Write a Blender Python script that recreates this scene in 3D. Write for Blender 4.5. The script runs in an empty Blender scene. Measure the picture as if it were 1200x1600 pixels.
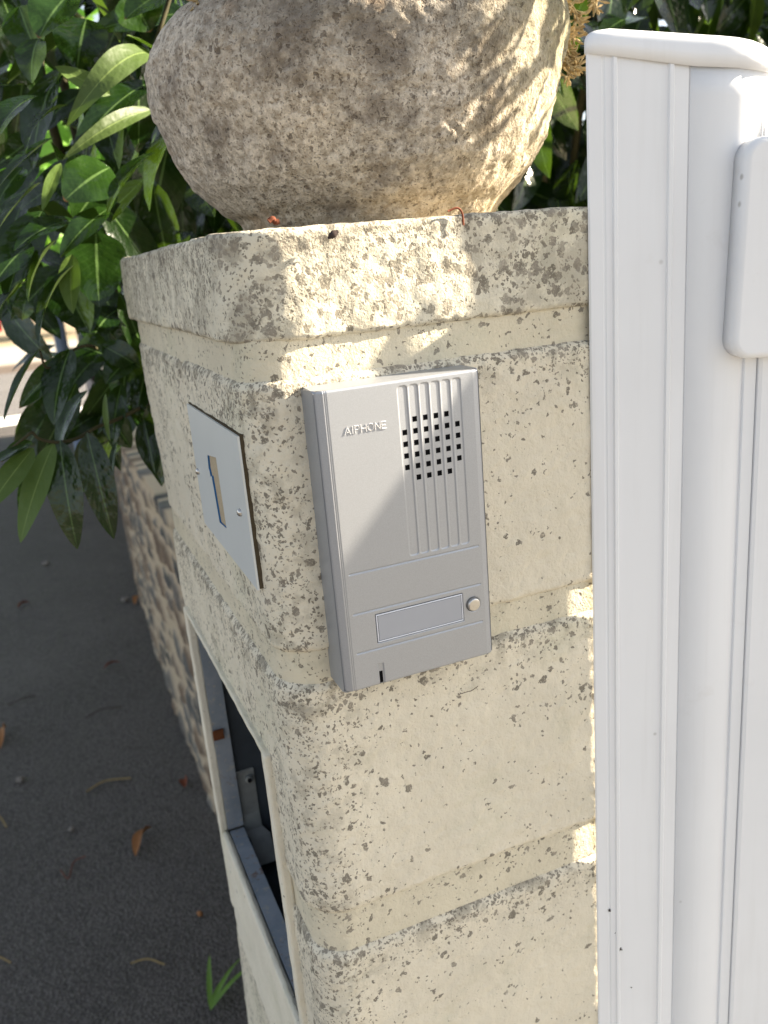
import bpy, bmesh, math, random
import numpy as np
from mathutils import Vector, Matrix, noise
random.seed(7); rng = np.random.default_rng(7)
scn = bpy.context.scene
COL = scn.collection
PI = math.pi

# ------------------------------------------------------------------ camera
YAW, PIT, ROL, FPX = .379, -.2917, .086, 1326.4
CAM = Vector((-.1022, -.438, 0))
fw = Vector((math.sin(YAW)*math.cos(PIT), math.cos(YAW)*math.cos(PIT), math.sin(PIT)))
rt = fw.cross(Vector((0, 0, 1))).normalized(); dn = fw.cross(rt)
r2 = rt*math.cos(ROL) + dn*math.sin(ROL); d2 = -rt*math.sin(ROL) + dn*math.cos(ROL)
cd = bpy.data.cameras.new('camera'); cam = bpy.data.objects.new('camera', cd); COL.objects.link(cam)
M = Matrix((( r2.x, -d2.x, -fw.x, CAM.x), (r2.y, -d2.y, -fw.y, CAM.y), (r2.z, -d2.z, -fw.z, CAM.z), (0, 0, 0, 1)))
cam.matrix_world = M
cd.sensor_fit = 'HORIZONTAL'; cd.sensor_width = 36; cd.lens = FPX/1200*36
cd.clip_start = .01; cd.clip_end = 500
cd.dof.use_dof = True; cd.dof.focus_distance = .50; cd.dof.aperture_fstop = 15
scn.camera = cam

# ------------------------------------------------------------------ light
SUN = Vector((4.9, -1.0, 2.45)).normalized()
w = bpy.data.worlds.new('World'); scn.world = w; w.use_nodes = True
nt = w.node_tree; nt.nodes.clear()
sky = nt.nodes.new('ShaderNodeTexSky'); sky.sky_type = 'NISHITA'; sky.sun_disc = False
sky.sun_elevation = math.asin(SUN.z); sky.sun_rotation = math.atan2(SUN.x, SUN.y)
bg = nt.nodes.new('ShaderNodeBackground'); bg.inputs[1].default_value = .056
wo = nt.nodes.new('ShaderNodeOutputWorld')
sky.dust_density = 1.2
hs = nt.nodes.new('ShaderNodeHueSaturation'); hs.inputs['Saturation'].default_value = .48
nt.links.new(sky.outputs[0], hs.inputs['Color']); nt.links.new(hs.outputs[0], bg.inputs[0]); nt.links.new(bg.outputs[0], wo.inputs[0])
sd = bpy.data.lights.new('sun', 'SUN'); sd.energy = 5; sd.angle = math.radians(.53); sd.color = (1, .87, .68)
so = bpy.data.objects.new('sun', sd); COL.objects.link(so); so.rotation_euler = SUN.to_track_quat('Z', 'Y').to_euler()
so.location = SUN*5
scn.view_settings.view_transform = 'Standard'; scn.view_settings.look = 'None'
scn.view_settings.exposure = 2.36; scn.view_settings.gamma = 1

# ------------------------------------------------------------------ helpers
def tag(o, label=None, cat=None, group=None, kind=None):
    if label: o['label'] = label
    if cat: o['category'] = cat
    if group: o['group'] = group
    if kind: o['kind'] = kind
    return o
def thing(name, label, cat, loc, group=None):
    o = bpy.data.objects.new(name, None); o.empty_display_size = .05; COL.objects.link(o); o.location = loc
    return tag(o, label, cat, group)
def origin(o):
    v = Vector((0, 0, 0))
    while o: v += o.location; o = o.parent
    return v
def link(name, me, mat, parent=None, loc=None):
    """verts are in world coordinates; shift so that the object's origin is at loc/parent"""
    o = bpy.data.objects.new(name, me); COL.objects.link(o)
    if parent is not None:
        o.parent = parent; me.transform(Matrix.Translation(-origin(parent)))
    elif loc is not None:
        me.transform(Matrix.Translation(-Vector(loc))); o.location = loc
    if mat is not None:
        for m in (mat if isinstance(mat, (list, tuple)) else [mat]): me.materials.append(m)
    return o
def mesh(verts, faces, smooth=True, attrs=None, uvs=None):
    me = bpy.data.meshes.new('m')
    me.from_pydata([tuple(v) for v in verts], [], [tuple(f) for f in faces])
    if attrs:
        for k, a in attrs.items():
            at = me.attributes.new(k, 'FLOAT', 'POINT'); at.data.foreach_set('value', np.asarray(a, dtype=np.float32))
    if smooth: me.polygons.foreach_set('use_smooth', [True]*len(me.polygons))
    me.update(); return me
def bm_mesh(bm, smooth=False, angle=None):
    me = bpy.data.meshes.new('m'); bmesh.ops.recalc_face_normals(bm, faces=bm.faces)
    bm.to_mesh(me); bm.free()
    if smooth: me.polygons.foreach_set('use_smooth', [True]*len(me.polygons))
    return me
def add_box(bm, x0, x1, y0, y1, z0, z1, bev=0, seg=2):
    vs = [bm.verts.new((x, y, z)) for x in (x0, x1) for y in (y0, y1) for z in (z0, z1)]
    fs = [bm.faces.new([vs[i] for i in f]) for f in ((0,1,3,2),(4,6,7,5),(0,4,5,1),(2,3,7,6),(0,2,6,4),(1,5,7,3))]
    if bev:
        es = list({e for f in fs for e in f.edges})
        bmesh.ops.bevel(bm, geom=es, offset=bev, segments=seg, affect='EDGES', profile=.5)
def box(name, b, mat, parent=None, bev=0, smooth=False):
    bm = bmesh.new(); add_box(bm, *b, bev=bev); return link(name, bm_mesh(bm, smooth), mat, parent)
def tube_geo(pts, rad, n=6):
    V = []; F = []; pts = [Vector(p) for p in pts]
    rads = rad if isinstance(rad, (list, tuple)) else [rad]*len(pts)
    up = Vector((.13, .31, .94)).normalized()
    for i, p in enumerate(pts):
        d = (pts[min(i+1, len(pts)-1)]-pts[max(i-1, 0)]).normalized()
        a = d.cross(up)
        if a.length < .1: a = d.cross(Vector((1, 0, 0)))
        a.normalize(); b = d.cross(a)
        for k in range(n):
            t = 2*PI*k/n; V.append(p+(a*math.cos(t)+b*math.sin(t))*rads[i])
    for i in range(len(pts)-1):
        for k in range(n): F.append((i*n+k, i*n+(k+1) % n, (i+1)*n+(k+1) % n, (i+1)*n+k))
    F.append(tuple(range(n))); F.append(tuple(range(len(V)-n, len(V)))[::-1])
    return V, F
def merge(parts):
    V = []; F = []
    for v, f in parts:
        o = len(V); V += list(v); F += [tuple(i+o for i in q) for q in f]
    return V, F
def spline(pts, n=12):
    pts = [Vector(p) for p in pts]; P = [pts[0]*2-pts[1]]+pts+[pts[-1]*2-pts[-2]]; out = []
    for i in range(1, len(P)-2):
        for k in range(n):
            t = k/n; a, b, c, d = P[i-1], P[i], P[i+1], P[i+2]
            out.append(.5*((2*b)+(c-a)*t+(2*a-5*b+4*c-d)*t*t+(3*b-a-3*c+d)*t**3))
    out.append(pts[-1]); return out
def ss(a, b, x):
    t = min(1, max(0, (x-a)/(b-a))) ; return t*t*(3-2*t)
def nz(p, s, seed=0): return noise.noise(Vector((p[0]*s+seed, p[1]*s+seed*1.7, p[2]*s-seed)))

def ray(u, v): return r2*((u-600)/FPX)+d2*((v-800)/FPX)+fw
def W(u, v, y):   # world point seen along a measured direction at depth y
    w_ = ray(u, v); return CAM+w_*((y-CAM.y)/w_.y)


# ---- materials
class MT:
    def __init__(s, name):
        s.m = bpy.data.materials.new(name); s.m.use_nodes = True; s.t = s.m.node_tree
        s.b = s.t.nodes['Principled BSDF']; s.pos = None
    def n(s, typ, **kw):
        nd = s.t.nodes.new(typ)
        for k, v in kw.items(): setattr(nd, k, v)
        return nd
    def l(s, a, b): s.t.links.new(a, b)
    def P(s):
        if not s.pos: s.pos = s.n('ShaderNodeNewGeometry').outputs['Position']
        return s.pos
    def noise(s, scale, detail=4, rough=.55, vec=None, dist=0):
        nd = s.n('ShaderNodeTexNoise'); nd.inputs['Scale'].default_value = scale; nd.inputs['Detail'].default_value = detail
        nd.inputs['Roughness'].default_value = rough; nd.inputs['Distortion'].default_value = dist
        s.l(vec or s.P(), nd.inputs['Vector']); return nd.outputs['Fac']
    def vor(s, scale, vec=None, feature='F1', rnd=1):
        nd = s.n('ShaderNodeTexVoronoi', feature=feature); nd.inputs['Scale'].default_value = scale; nd.inputs['Randomness'].default_value = rnd
        s.l(vec or s.P(), nd.inputs['Vector']); return nd
    def math(s, op, a, b=0, c=None, clamp=False):
        nd = s.n('ShaderNodeMath', operation=op, use_clamp=clamp)
        for i, v in enumerate((a, b, c)):
            if v is None: continue
            if isinstance(v, (int, float)): nd.inputs[i].default_value = v
            else: s.l(v, nd.inputs[i])
        return nd.outputs[0]
    def step(s, a, lo, hi, o0=0, o1=1):
        nd = s.n('ShaderNodeMapRange'); nd.interpolation_type = 'SMOOTHSTEP'
        for i, v in enumerate((a, lo, hi, o0, o1)):
            if isinstance(v, (int, float)): nd.inputs[i].default_value = v
            else: s.l(v, nd.inputs[i])
        return nd.outputs[0]
    def mix(s, f, a, b, blend='MIX'):
        nd = s.n('ShaderNodeMix', data_type='RGBA', blend_type=blend)
        for i, v in ((0, f), (6, a), (7, b)):
            if isinstance(v, (int, float)): nd.inputs[i].default_value = v
            elif isinstance(v, tuple): nd.inputs[i].default_value = (*v, 1)
            else: s.l(v, nd.inputs[i])
        return nd.outputs[2]
    def attr(s, name): 
        return s.n('ShaderNodeAttribute', attribute_name=name).outputs['Fac']
    def warp(s, amt, scale):
        nd = s.n('ShaderNodeTexNoise'); nd.inputs['Scale'].default_value = scale; nd.inputs['Detail'].default_value = 2
        s.l(s.P(), nd.inputs['Vector'])
        a = s.n('ShaderNodeVectorMath', operation='SUBTRACT'); s.l(nd.outputs['Color'], a.inputs[0]); a.inputs[1].default_value = (.5, .5, .5)
        b = s.n('ShaderNodeVectorMath', operation='MULTIPLY_ADD'); s.l(a.outputs[0], b.inputs[0]); b.inputs[1].default_value = (amt,)*3
        s.l(s.P(), b.inputs[2]); return b.outputs[0]
    def bump(s, h, strength=1, dist=.001, prev=None):
        nd = s.n('ShaderNodeBump'); nd.inputs['Strength'].default_value = strength; nd.inputs['Distance'].default_value = dist
        s.l(h, nd.inputs['Height'])
        if prev is not None: s.l(prev, nd.inputs['Normal'])
        return nd.outputs[0]
    def out(s, col=None, rough=.7, normal=None, spec=None, metal=0):
        if col is not None:
            if isinstance(col, tuple): s.b.inputs['Base Color'].default_value = (*col, 1)
            else: s.l(col, s.b.inputs['Base Color'])
        if isinstance(rough, (int, float)): s.b.inputs['Roughness'].default_value = rough
        else: s.l(rough, s.b.inputs['Roughness'])
        if normal is not None: s.l(normal, s.b.inputs['Normal'])
        if spec is not None: s.b.inputs['Specular IOR Level'].default_value = spec
        s.b.inputs['Metallic'].default_value = metal
        return s.m

def spots(k, scale, rmax, dens, warpv):
    """irregular lichen dots: one Voronoi cell = at most one dot, kept where the cell's random value is under dens"""
    v = k.vor(scale, warpv); sep = k.n('ShaderNodeSeparateColor'); k.l(v.outputs['Color'], sep.inputs[0])
    keep = k.math('LESS_THAN', sep.outputs[0], dens)
    rad = k.math('MULTIPLY_ADD', sep.outputs[1], rmax*.75, rmax*.25)
    dot = k.step(v.outputs['Distance'], rad, k.math('ADD', rad, .10), 1, 0)
    return k.math('MULTIPLY', dot, keep)

def masonry(name, base=(.71, .65, .52), cap=False, plain=False):
    k = MT(name); g = k.attr('grime')
    wv = k.warp(.0075, 240); wv2 = k.warp(.0045, 420)
    big = k.noise(6, 3); mid = k.noise(32, 4)
    lo = .05 if not cap else .22
    d = k.math('MULTIPLY', k.math('ADD', k.step(mid, .47, .68), .12), k.math('ADD', k.step(big, .38, .68, 0, .22 if not cap else .70), .035 if not cap else .50))
    d = k.math('ADD', d, lo-.05 if not cap else .03); d = k.math('ADD', d, k.math('MULTIPLY', g, k.step(mid, .25, .6, .35, 1.1)))
    if plain: d = k.math('MULTIPLY', d, .35)
    s1 = spots(k, 230, .46, d, wv); s2 = spots(k, 470, .44, k.math('MULTIPLY', d, 1.0), wv2)
    s3 = spots(k, 125, .40, k.math('MULTIPLY', d, .60 if cap else .30), wv)
    s = k.math('MAXIMUM', k.math('MAXIMUM', s1, s2), s3)
    if cap:
        s4 = spots(k, 165, .50, k.step(k.noise(20, 4), .36, .60, .28, .85), k.warp(.006, 300)); s = k.math('MAXIMUM', s, k.math('MULTIPLY', s4, .78))
    # broken edges inside the dots
    brk = k.step(k.noise(900, 2), .30, .48); s = k.math('MULTIPLY', s, k.math('MULTIPLY_ADD', brk, .55, .45))
    tone = k.noise(14, 5, .6)
    c = k.mix(k.step(tone, .3, .7), tuple(v*.90 for v in base), base)
    c = k.mix(k.math('MULTIPLY', k.step(k.noise(45, 5, .7), .52, .75), .22), c, (.50, .43, .27))
    c = k.mix(k.math('MULTIPLY', k.step(k.noise(7.5, 6, .7), .50, .66), .38), c, (.50, .49, .36))
    soft = k.math('MULTIPLY', k.step(k.noise(60, 5, .65), .48, .62), k.math('MULTIPLY', g, .75))
    c = k.mix(soft, c, (.30, .27, .21))
    if cap: c = k.mix(k.math('MULTIPLY', k.step(k.noise(26, 7, .75), .44, .58), .62), c, (.34, .31, .245))
    lc = k.mix(k.step(k.noise(70, 3), .4, .65), (.135, .118, .092), (.26, .23, .185))
    c = k.mix(k.math('MULTIPLY', s, .88), c, lc)
    fine = k.noise(700, 4, .6); peb = k.noise(210, 4, .62)
    n1 = k.bump(peb, 1.0, .0012 if not cap else .0008); n2 = k.bump(fine, .8, .0006, n1)
    pit = k.math('MULTIPLY', s, -1.0); n3 = k.bump(pit, .45, .0004, n2)
    return k.out(c, .82, n3, .25)
mBlock = masonry('painted_block'); mCap = masonry('painted_cap', (.70, .65, .52), True)
mMortar = masonry('painted_mortar', (.66, .60, .46)); mSur = masonry('painted_surround', (.74, .69, .57), plain=True)

def stone_planter():
    k = MT('weathered_granite')
    a = k.noise(8, 4); b = k.noise(170, 5, .7); c = k.noise(520, 3, .7); d = k.noise(28, 5, .65)
    sep = k.n('ShaderNodeSeparateXYZ'); k.l(k.P(), sep.inputs[0])
    col = k.mix(k.step(b, .40, .60), (.40, .335, .26), (.82, .73, .61))
    col = k.mix(k.math('MULTIPLY', k.step(c, .42, .60), .55), col, (.60, .54, .45))
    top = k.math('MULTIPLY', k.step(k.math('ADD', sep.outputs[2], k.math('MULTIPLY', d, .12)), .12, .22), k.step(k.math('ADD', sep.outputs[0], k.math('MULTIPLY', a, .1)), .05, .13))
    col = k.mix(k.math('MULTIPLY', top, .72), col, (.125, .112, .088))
    al = k.step(k.math('ADD', sep.outputs[0], k.math('MULTIPLY', d, .10)), .20, .33)
    col = k.mix(k.math('MULTIPLY', al, .5), col, (.20, .19, .09))
    och = k.step(k.math('ADD', sep.outputs[2], k.math('MULTIPLY', d, .05)), .085, .045)
    col = k.mix(k.math('MULTIPLY', och, .4), col, (.40, .29, .15))
    col = k.mix(k.math('MULTIPLY', k.step(d, .50, .64), .50), col, (.15, .12, .095))
    col = k.mix(k.math('MULTIPLY', k.step(k.noise(17, 3), .58, .7), .5), col, (.50, .34, .20))
    wv = k.warp(.007, 260)
    p = spots(k, 230, .40, k.step(k.noise(30, 4), .4, .7, .05, .40), wv); p2 = spots(k, 520, .42, .45, wv)
    pit = k.math('MAXIMUM', p, k.math('MULTIPLY', p2, .8))
    col = k.mix(k.math('MULTIPLY', pit, .60), col, (.085, .062, .045))
    n1 = k.bump(b, .9, .0035); n2 = k.bump(c, .9, .0011, n1); n3 = k.bump(k.math('MULTIPLY', pit, -1), .8, .0016, n2)
    return k.out(col, .92, n3, .15)
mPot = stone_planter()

def silver(name, base=(.37, .388, .42), rough=.42):
    k = MT(name); f = k.noise(2600, 2, .6)
    c = k.mix(k.step(f, .3, .7), tuple(v*.93 for v in base), tuple(min(1, v*1.06) for v in base))
    return k.out(c, rough, k.bump(f, .25, .0001), .5, .6)
mSilver = silver('satin_silver'); mSilverDk = silver("satin_silver_trim", (.36, .37, .41), .34)
def flat(name, col, rough=.5, spec=.5, metal=0, var=.08, sc=60, bumpd=0):
    k = MT(name); f = k.noise(sc, 4, .6)
    c = k.mix(f, tuple(v*(1-var) for v in col), tuple(min(1, v*(1+var)) for v in col))
    return k.out(c, rough, k.bump(f, .6, bumpd) if bumpd else None, spec, metal)
mBlack = flat('black_cavity', (.006, .006, .007), .8, .1)
mChrome = flat('brushed_steel', (.55, .54, .52), .28, .5, 1.0, .15, 900)
mGlassy = flat('frosted_window', (.33, .345, .38), .22, .6, 0, .04, 40)
mLens = flat('clear_rim', (.62, .65, .72), .12, .8, .2, .1, 90)
mEmb = flat('raised_lettering', (.70, .70, .71), .30, .5, .3, .03)
mPlate = flat('satin_aluminium', (.56, .585, .58), .45, .5, .10, .05, 25)
mBlue = flat('blue_cut_edge', (.015, .13, .34), .5, .4, 0, .15, 300)
mPlateDark = flat('dark_gap', (.07, .055, .035), .9, .1, 0, .3, 300, .0006)
def white_alu():
    k = MT('white_powder_coat'); d = k.noise(5, 5, .6); sp = spots(k, 55, .045, .10, k.P()); sc = k.noise(900, 2)
    c = k.mix(k.step(d, .35, .75), (.80, .81, .83), (.76, .77, .79)); c = k.mix(k.math('MULTIPLY', sp, .55), c, (.2, .18, .15))
    mp = k.n('ShaderNodeMapping'); mp.inputs['Scale'].default_value = (1, 1, .045); k.l(k.P(), mp.inputs['Vector'])
    st = k.noise(75, 4, .65, mp.outputs[0]); c = k.mix(k.math('MULTIPLY', k.step(st, .50, .72), .08), c, (.42, .40, .36))
    wv = k.warp(.02, 40); sm = k.step(k.noise(11, 6, .75, wv), .60, .70)
    c = k.mix(k.math('MULTIPLY', sm, .10), c, (.50, .46, .40))
    return k.out(c, .36, k.bump(sc, .08, .0001), .45)
mWhite = white_alu()
mSeam = flat('seam_gap', (.12, .12, .13), .8)
def galvanised():
    k = MT('painted_grey_steel'); a = k.noise(30, 5, .65); b = k.noise(160, 4)
    c = k.mix(k.step(a, .35, .65), (.21, .245, .285), (.27, .30, .34))
    c = k.mix(k.math('MULTIPLY', k.step(b, .55, .66), .55), c, (.40, .37, .31))
    r = k.step(k.math('ADD', k.noise(18, 6, .7), k.math('MULTIPLY', b, .25)), .70, .78)
    c = k.mix(k.math('MULTIPLY', r, .85), c, (.16, .075, .035))
    return k.out(c, .55, k.bump(b, .4, .0005), .4, .2)
mSteel = galvanised()
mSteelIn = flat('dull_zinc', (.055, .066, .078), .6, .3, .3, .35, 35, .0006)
mTabSteel = flat('scratched_zinc_tab', (.26, .27, .26), .5, .4, .3, .3, 90, .0005)
mRust = flat('rust', (.13, .05, .022), .9, .1, 0, .5, 300, .001)
def asphalt(name, lo, hi, light=1.0):
    k = MT(name); a = k.noise(260, 5, .7); v = k.vor(190); v2 = k.vor(420); big = k.noise(1.6, 5, .6); mid = k.noise(14, 4, .6)
    sep = k.n('ShaderNodeSeparateColor'); k.l(v2.outputs['Color'], sep.inputs[0])
    c = k.mix(k.step(a, .35, .68), lo, hi)
    c = k.mix(k.step(big, .35, .7, 0, .4), c, tuple(x*1.5 for x in hi))
    c = k.mix(k.math('MULTIPLY', k.step(mid, .5, .7), .25), c, tuple(x*.6 for x in lo))
    c = k.mix(k.math('MULTIPLY', k.math('GREATER_THAN', sep.outputs[0], .90), k.step(v2.outputs['Distance'], .5, .3)), c, (.27, .25, .23))
    sv = k.n('ShaderNodeSeparateColor'); k.l(v.outputs['Color'], sv.inputs[0]); c = k.mix(k.step(sv.outputs[1], .15, .95, 0, .38), c, tuple(x*1.8 for x in hi)); c = k.mix(k.step(v.outputs['Distance'], .42, .62, 0, .38), c, tuple(x*.4 for x in lo))
    h = k.math('SUBTRACT', 1, v.outputs['Distance'])
    n1 = k.bump(h, .9, .0035); n2 = k.bump(a, .8, .002, n1)
    return k.out(c, .78, n2, .3)
mAsph = asphalt('footpath_asphalt', (.052, .046, .043), (.108, .098, .092))
mRoad = asphalt('road_asphalt', (.12, .115, .115), (.17, .16, .16))
mLine = flat('worn_road_paint', (.72, .71, .68), .8, .2, 0, .12, 12)
mVerge = flat('dry_verge', (.30, .24, .17), .95, .1, 0, .4, 9, .01)
mSoil = flat('dark_soil', (.030, .020, .014), 1, .05, 0, .5, 60, .004)

def leaf_mat(name, front, back, rough=.25, trans=.22):
    k = MT(name); t = k.attr('tone'); uv = k.n('ShaderNodeUVMap'); sp = k.n('ShaderNodeSeparateXYZ'); k.l(uv.outputs[0], sp.inputs[0])
    u = k.math('ABSOLUTE', k.math('SUBTRACT', sp.outputs[0], .5)); v = sp.outputs[1]
    rib = k.step(u, .012, .035, 1, 0)
    vein = k.math('SINE', k.math('MULTIPLY', k.math('SUBTRACT', v, k.math('MULTIPLY', u, .55)), 62))
    vf = k.math('MULTIPLY', k.step(vein, .80, 1.0), .05)
    n = k.noise(40, 3)
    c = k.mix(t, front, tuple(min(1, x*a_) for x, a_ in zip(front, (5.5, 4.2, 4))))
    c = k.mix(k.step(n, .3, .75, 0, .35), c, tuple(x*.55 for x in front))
    c = k.mix(k.math('MAXIMUM', k.math('MULTIPLY', rib, .6), vf), c, (.13, .22, .07))
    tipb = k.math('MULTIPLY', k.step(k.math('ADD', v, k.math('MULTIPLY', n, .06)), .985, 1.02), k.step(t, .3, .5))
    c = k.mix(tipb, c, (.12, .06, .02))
    bk = k.mix(t, tuple(x*.35 for x in back), tuple(x*1.15 for x in back))
    bc = k.mix(k.math('MULTIPLY', rib, .5), bk, (.22, .30, .08))
    g = k.n('ShaderNodeNewGeometry')
    col = k.mix(g.outputs['Backfacing'], c, bc)
    rg = k.math('MULTIPLY_ADD', g.outputs['Backfacing'], .35, rough)
    k.out(col, rg, k.bump(k.math('ADD', k.math('MULTIPLY', vein, -.015), k.math('MULTIPLY', n, 2.2)), .5, .0026), .5)
    tr = k.n('ShaderNodeBsdfTranslucent'); k.l(k.mix(.5, col, (.22, .42, .03)), tr.inputs[0])
    mx = k.n('ShaderNodeMixShader'); mx.inputs[0].default_value = trans
    k.l(k.b.outputs[0], mx.inputs[1]); k.l(tr.outputs[0], mx.inputs[2])
    k.l(mx.outputs[0], k.t.nodes['Material Output'].inputs[0]); return k.m
mLaurel = leaf_mat('laurel_leaf', (.0048, .0160, .0024), (.072, .125, .017), .20, .16)
mBright = leaf_mat('young_leaf', (.08, .20, .03), (.14, .28, .05), .45, .5)
mBark = flat('green_brown_bark', (.055, .05, .025), .8, .2, 0, .4, 90, .001)
mDryFl = flat('dried_flower', (.50, .38, .20), .9, .1, 0, .35, 200)

# ------------------------------------------------------------------ ground
def sheet(name, x0, x1, y0, y1, z, mat, nx=1, ny=1):
    V = [(x0+(x1-x0)*i/nx, y0+(y1-y0)*j/ny, z) for j in range(ny+1) for i in range(nx+1)]
    F = [(j*(nx+1)+i, j*(nx+1)+i+1, (j+1)*(nx+1)+i+1, (j+1)*(nx+1)+i) for j in range(ny) for i in range(nx)]
    return tag(link(name, mesh(V, F, False), mat), kind='structure')
GZ = -1.2
sheet('ground', -200, 200, -60, 300, GZ-.03, mVerge)
sheet('footpath', -14, 30, -12, 8.75, GZ, mAsph)
sheet('road', -60, 60, 8.75, 13.6, GZ-.012, mRoad)
tag(sheet('edge_line', -60, 60, 8.0, 8.62, GZ+.004, mLine), kind='structure')
sheet('far_footpath', -60, 60, 13.95, 19, GZ+.06, flat('pale_paving', (.36, .33, .30), .9, .1, 0, .15, 3))
bm = bmesh.new(); add_box(bm, -60, 60, 13.6, 13.95, GZ-.1, GZ+.09)
tag(link('kerb', bm_mesh(bm), flat('kerb_stone', (.22, .18, .15), .9, .2, 0, .3, 8)), kind='structure')
sheet('bounce_ground', -.30, 9, -9, -.03, GZ+.004, flat('bounce_gravel', (.22, .205, .18), .95, .1, 0, .4, 60, .004))  # pale ground added out of view to bounce light onto wall and post
sheet('soil', .20, 4, .435, 7, -.50, mSoil)

# ------------------------------------------------------------------ pillar
pillar = thing('gate_pillar', 'cream painted block gate pillar spotted with grey lichen, intercom on its front', 'pillar', (.2, .215, GZ))
def course(z0, z1, x0=0., x1=.40, y0=0., y1=.42, r=.026, rz=.009, dep=.013, fine=.0017, amp=1., hole=None, ysplit=None, warp=None, grime=1., chip=1.):
    # perimeter (starts at back-left going along the left face to the front, then to the right)
    per = []
    def lin(a, b, st): 
        n = max(1, int(round(math.dist(a, b)/st))); return [(a[0]+(b[0]-a[0])*i/n, a[1]+(b[1]-a[1])*i/n) for i in range(n)]
    def arc(cx, cy, rr, a0, a1, n): return [(cx+rr*math.cos(a0+(a1-a0)*i/n), cy+rr*math.sin(a0+(a1-a0)*i/n), math.cos(a0+(a1-a0)*i/n), math.sin(a0+(a1-a0)*i/n)) for i in range(n)]
    rb = .008
    ys = [y1-rb]
    if hole: ys += [hole[1], hole[0]]
    ys += [y0+r]
    for a, b in zip(ys[:-1], ys[1:]): per += [(p[0], p[1], -1, 0) for p in lin((x0, a), (x0, b), fine*1.25)]
    per += arc(x0+r, y0+r, r, PI, 1.5*PI, 24)
    per += [(p[0], p[1], 0, -1) for p in lin((x0+r, y0), (min(x1, .26), y0), fine)]
    if x1 > .26: per += [(p[0], p[1], 0, -1) for p in lin((.26, y0), (x1-rb, y0), .02)]
    per += arc(x1-rb, y0+rb, rb, 1.5*PI, 2*PI, 4)
    per += [(p[0], p[1], 1, 0) for p in lin((x1, y0+rb), (x1, y1-rb), .03)]
    per += arc(x1-rb, y1-rb, rb, 0, .5*PI, 4)
    per += [(p[0], p[1], 0, 1) for p in lin((x1-rb, y1), (x0+rb, y1), .02)]
    per += arc(x0+rb, y1-rb, rb, .5*PI, PI, 5)
    # rows (z, inset)
    rows = []
    for i in range(5): rows.append((z0, dep-(dep-rz)*i/4-0, 0.0))
    for i in range(1, 7):
        a = .5*PI*i/6; rows.append((z0+rz*(1-math.cos(a)), rz-rz*math.sin(a), 1))
    nm = max(2, int((z1-z0-2*rz)/fine)); zm = [z0+rz+(z1-z0-2*rz)*i/nm for i in range(1, nm)]
    if hole:
        for hz in (hole[2], hole[3]):
            if z0+rz < hz < z1-rz: j = min(range(len(zm)), key=lambda q: abs(zm[q]-hz)); zm[j] = hz
    rows += [(z, 0, 1) for z in zm]
    for i in range(0, 6):
        a = .5*PI*i/6; rows.append((z1-rz*(1-math.cos(.5*PI-a)), rz*(1-math.cos(a)) if False else rz-rz*math.cos(a), 1)) if False else rows.append((z1-rz+rz*math.sin(a), rz-rz*math.cos(a), 1))
    for i in range(5): rows.append((z1, rz+(dep-rz)*i/4, 0.0))
    n = len(per); V = []; G = []
    for (z, ins, fr) in rows:
        for (x, y, nx, ny) in per:
            p = Vector((x-nx*ins, y-ny*ins, z)); d = 0
            if p.x < .30 and (ny < .5) and nx < .5:
                d = (nz(p, 38, 3)*.0007 + nz(p, 120, 9)*.0006 + nz(p, 300, 5)*.00042)*amp
                e = min(z-z0, z1-z)
                ch = nz(p, 70, 21)+.5*nz(p, 160, 4)
                d -= chip*.0010*max(0, ch-.12)*math.exp(-max(0, e)/.008)*2
            zz = z + (nz((x, y, 0), 45, z0*50)*.0007+nz((x, y, 0), 150, z0*31)*.0006)*chip*(1 if abs(z-z0) < .012 else (1 if abs(z1-z) < .012 else 0))
            q = Vector((p.x+nx*d, p.y+ny*d, zz))
            if warp: q = warp(q)
            V.append(q)
            top = math.exp(-max(0, z1-z-.002)/.010); cor = math.exp(-((p.x+p.y)/.035)**2) if p.x > -.01 else 1
            up = math.exp(-max(0, z1-z)/.05)
            lf = .36*ss(-.3, .4, nz(p, 20, 6)) if p.x < .012 else 0
            G.append(grime*min(1.2, 1.15*top*(1.15 if p.x < .05 else .85) + .62*cor*(.5+.8*ss(-.45, .45, nz(p, 14, 2))) + .16*up + lf + .45*math.exp(-max(0, z-z0)/.0035)*ss(-.2, .3, nz(p, 25, 31))))
    F = []
    for j in range(len(rows)-1):
        for i in range(n):
            a = j*n+i; b = j*n+(i+1) % n
            if hole and per[i][2] == -1:
                yc = (per[i][1]+per[(i+1) % n][1])/2; zc = (rows[j][0]+rows[j+1][0])/2
                if hole[0] < yc < hole[1] and (hole[2] < zc < hole[3] or (rows[j][0] == rows[j+1][0] and hole[2] < zc+.0001 and zc-.0001 < hole[3])): continue
            F.append((a, b, b+n, a+n))
    if not hole: F.append(tuple(range(n))[::-1]); F.append(tuple(range((len(rows)-1)*n, len(rows)*n)))
    return mesh(V, F, True, {'grime': G})

HOLE = (.072, .353, -.568, -.318)
def backwarp(p):      # the far edge of the pillar is not plumb: it steps in beside the letterbox opening
    z = p.z
    lim = .43-.036*ss(-.06, -.22, z) if z > -.30 else .394-.03*ss(-.30, -.37, z)
    if z < -.69: lim = .393 + (-.72-z)*.23
    f = max(0, (p.y-.3535)/.0665)
    return Vector((p.x, p.y+(lim-.42)*f, z))
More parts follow.
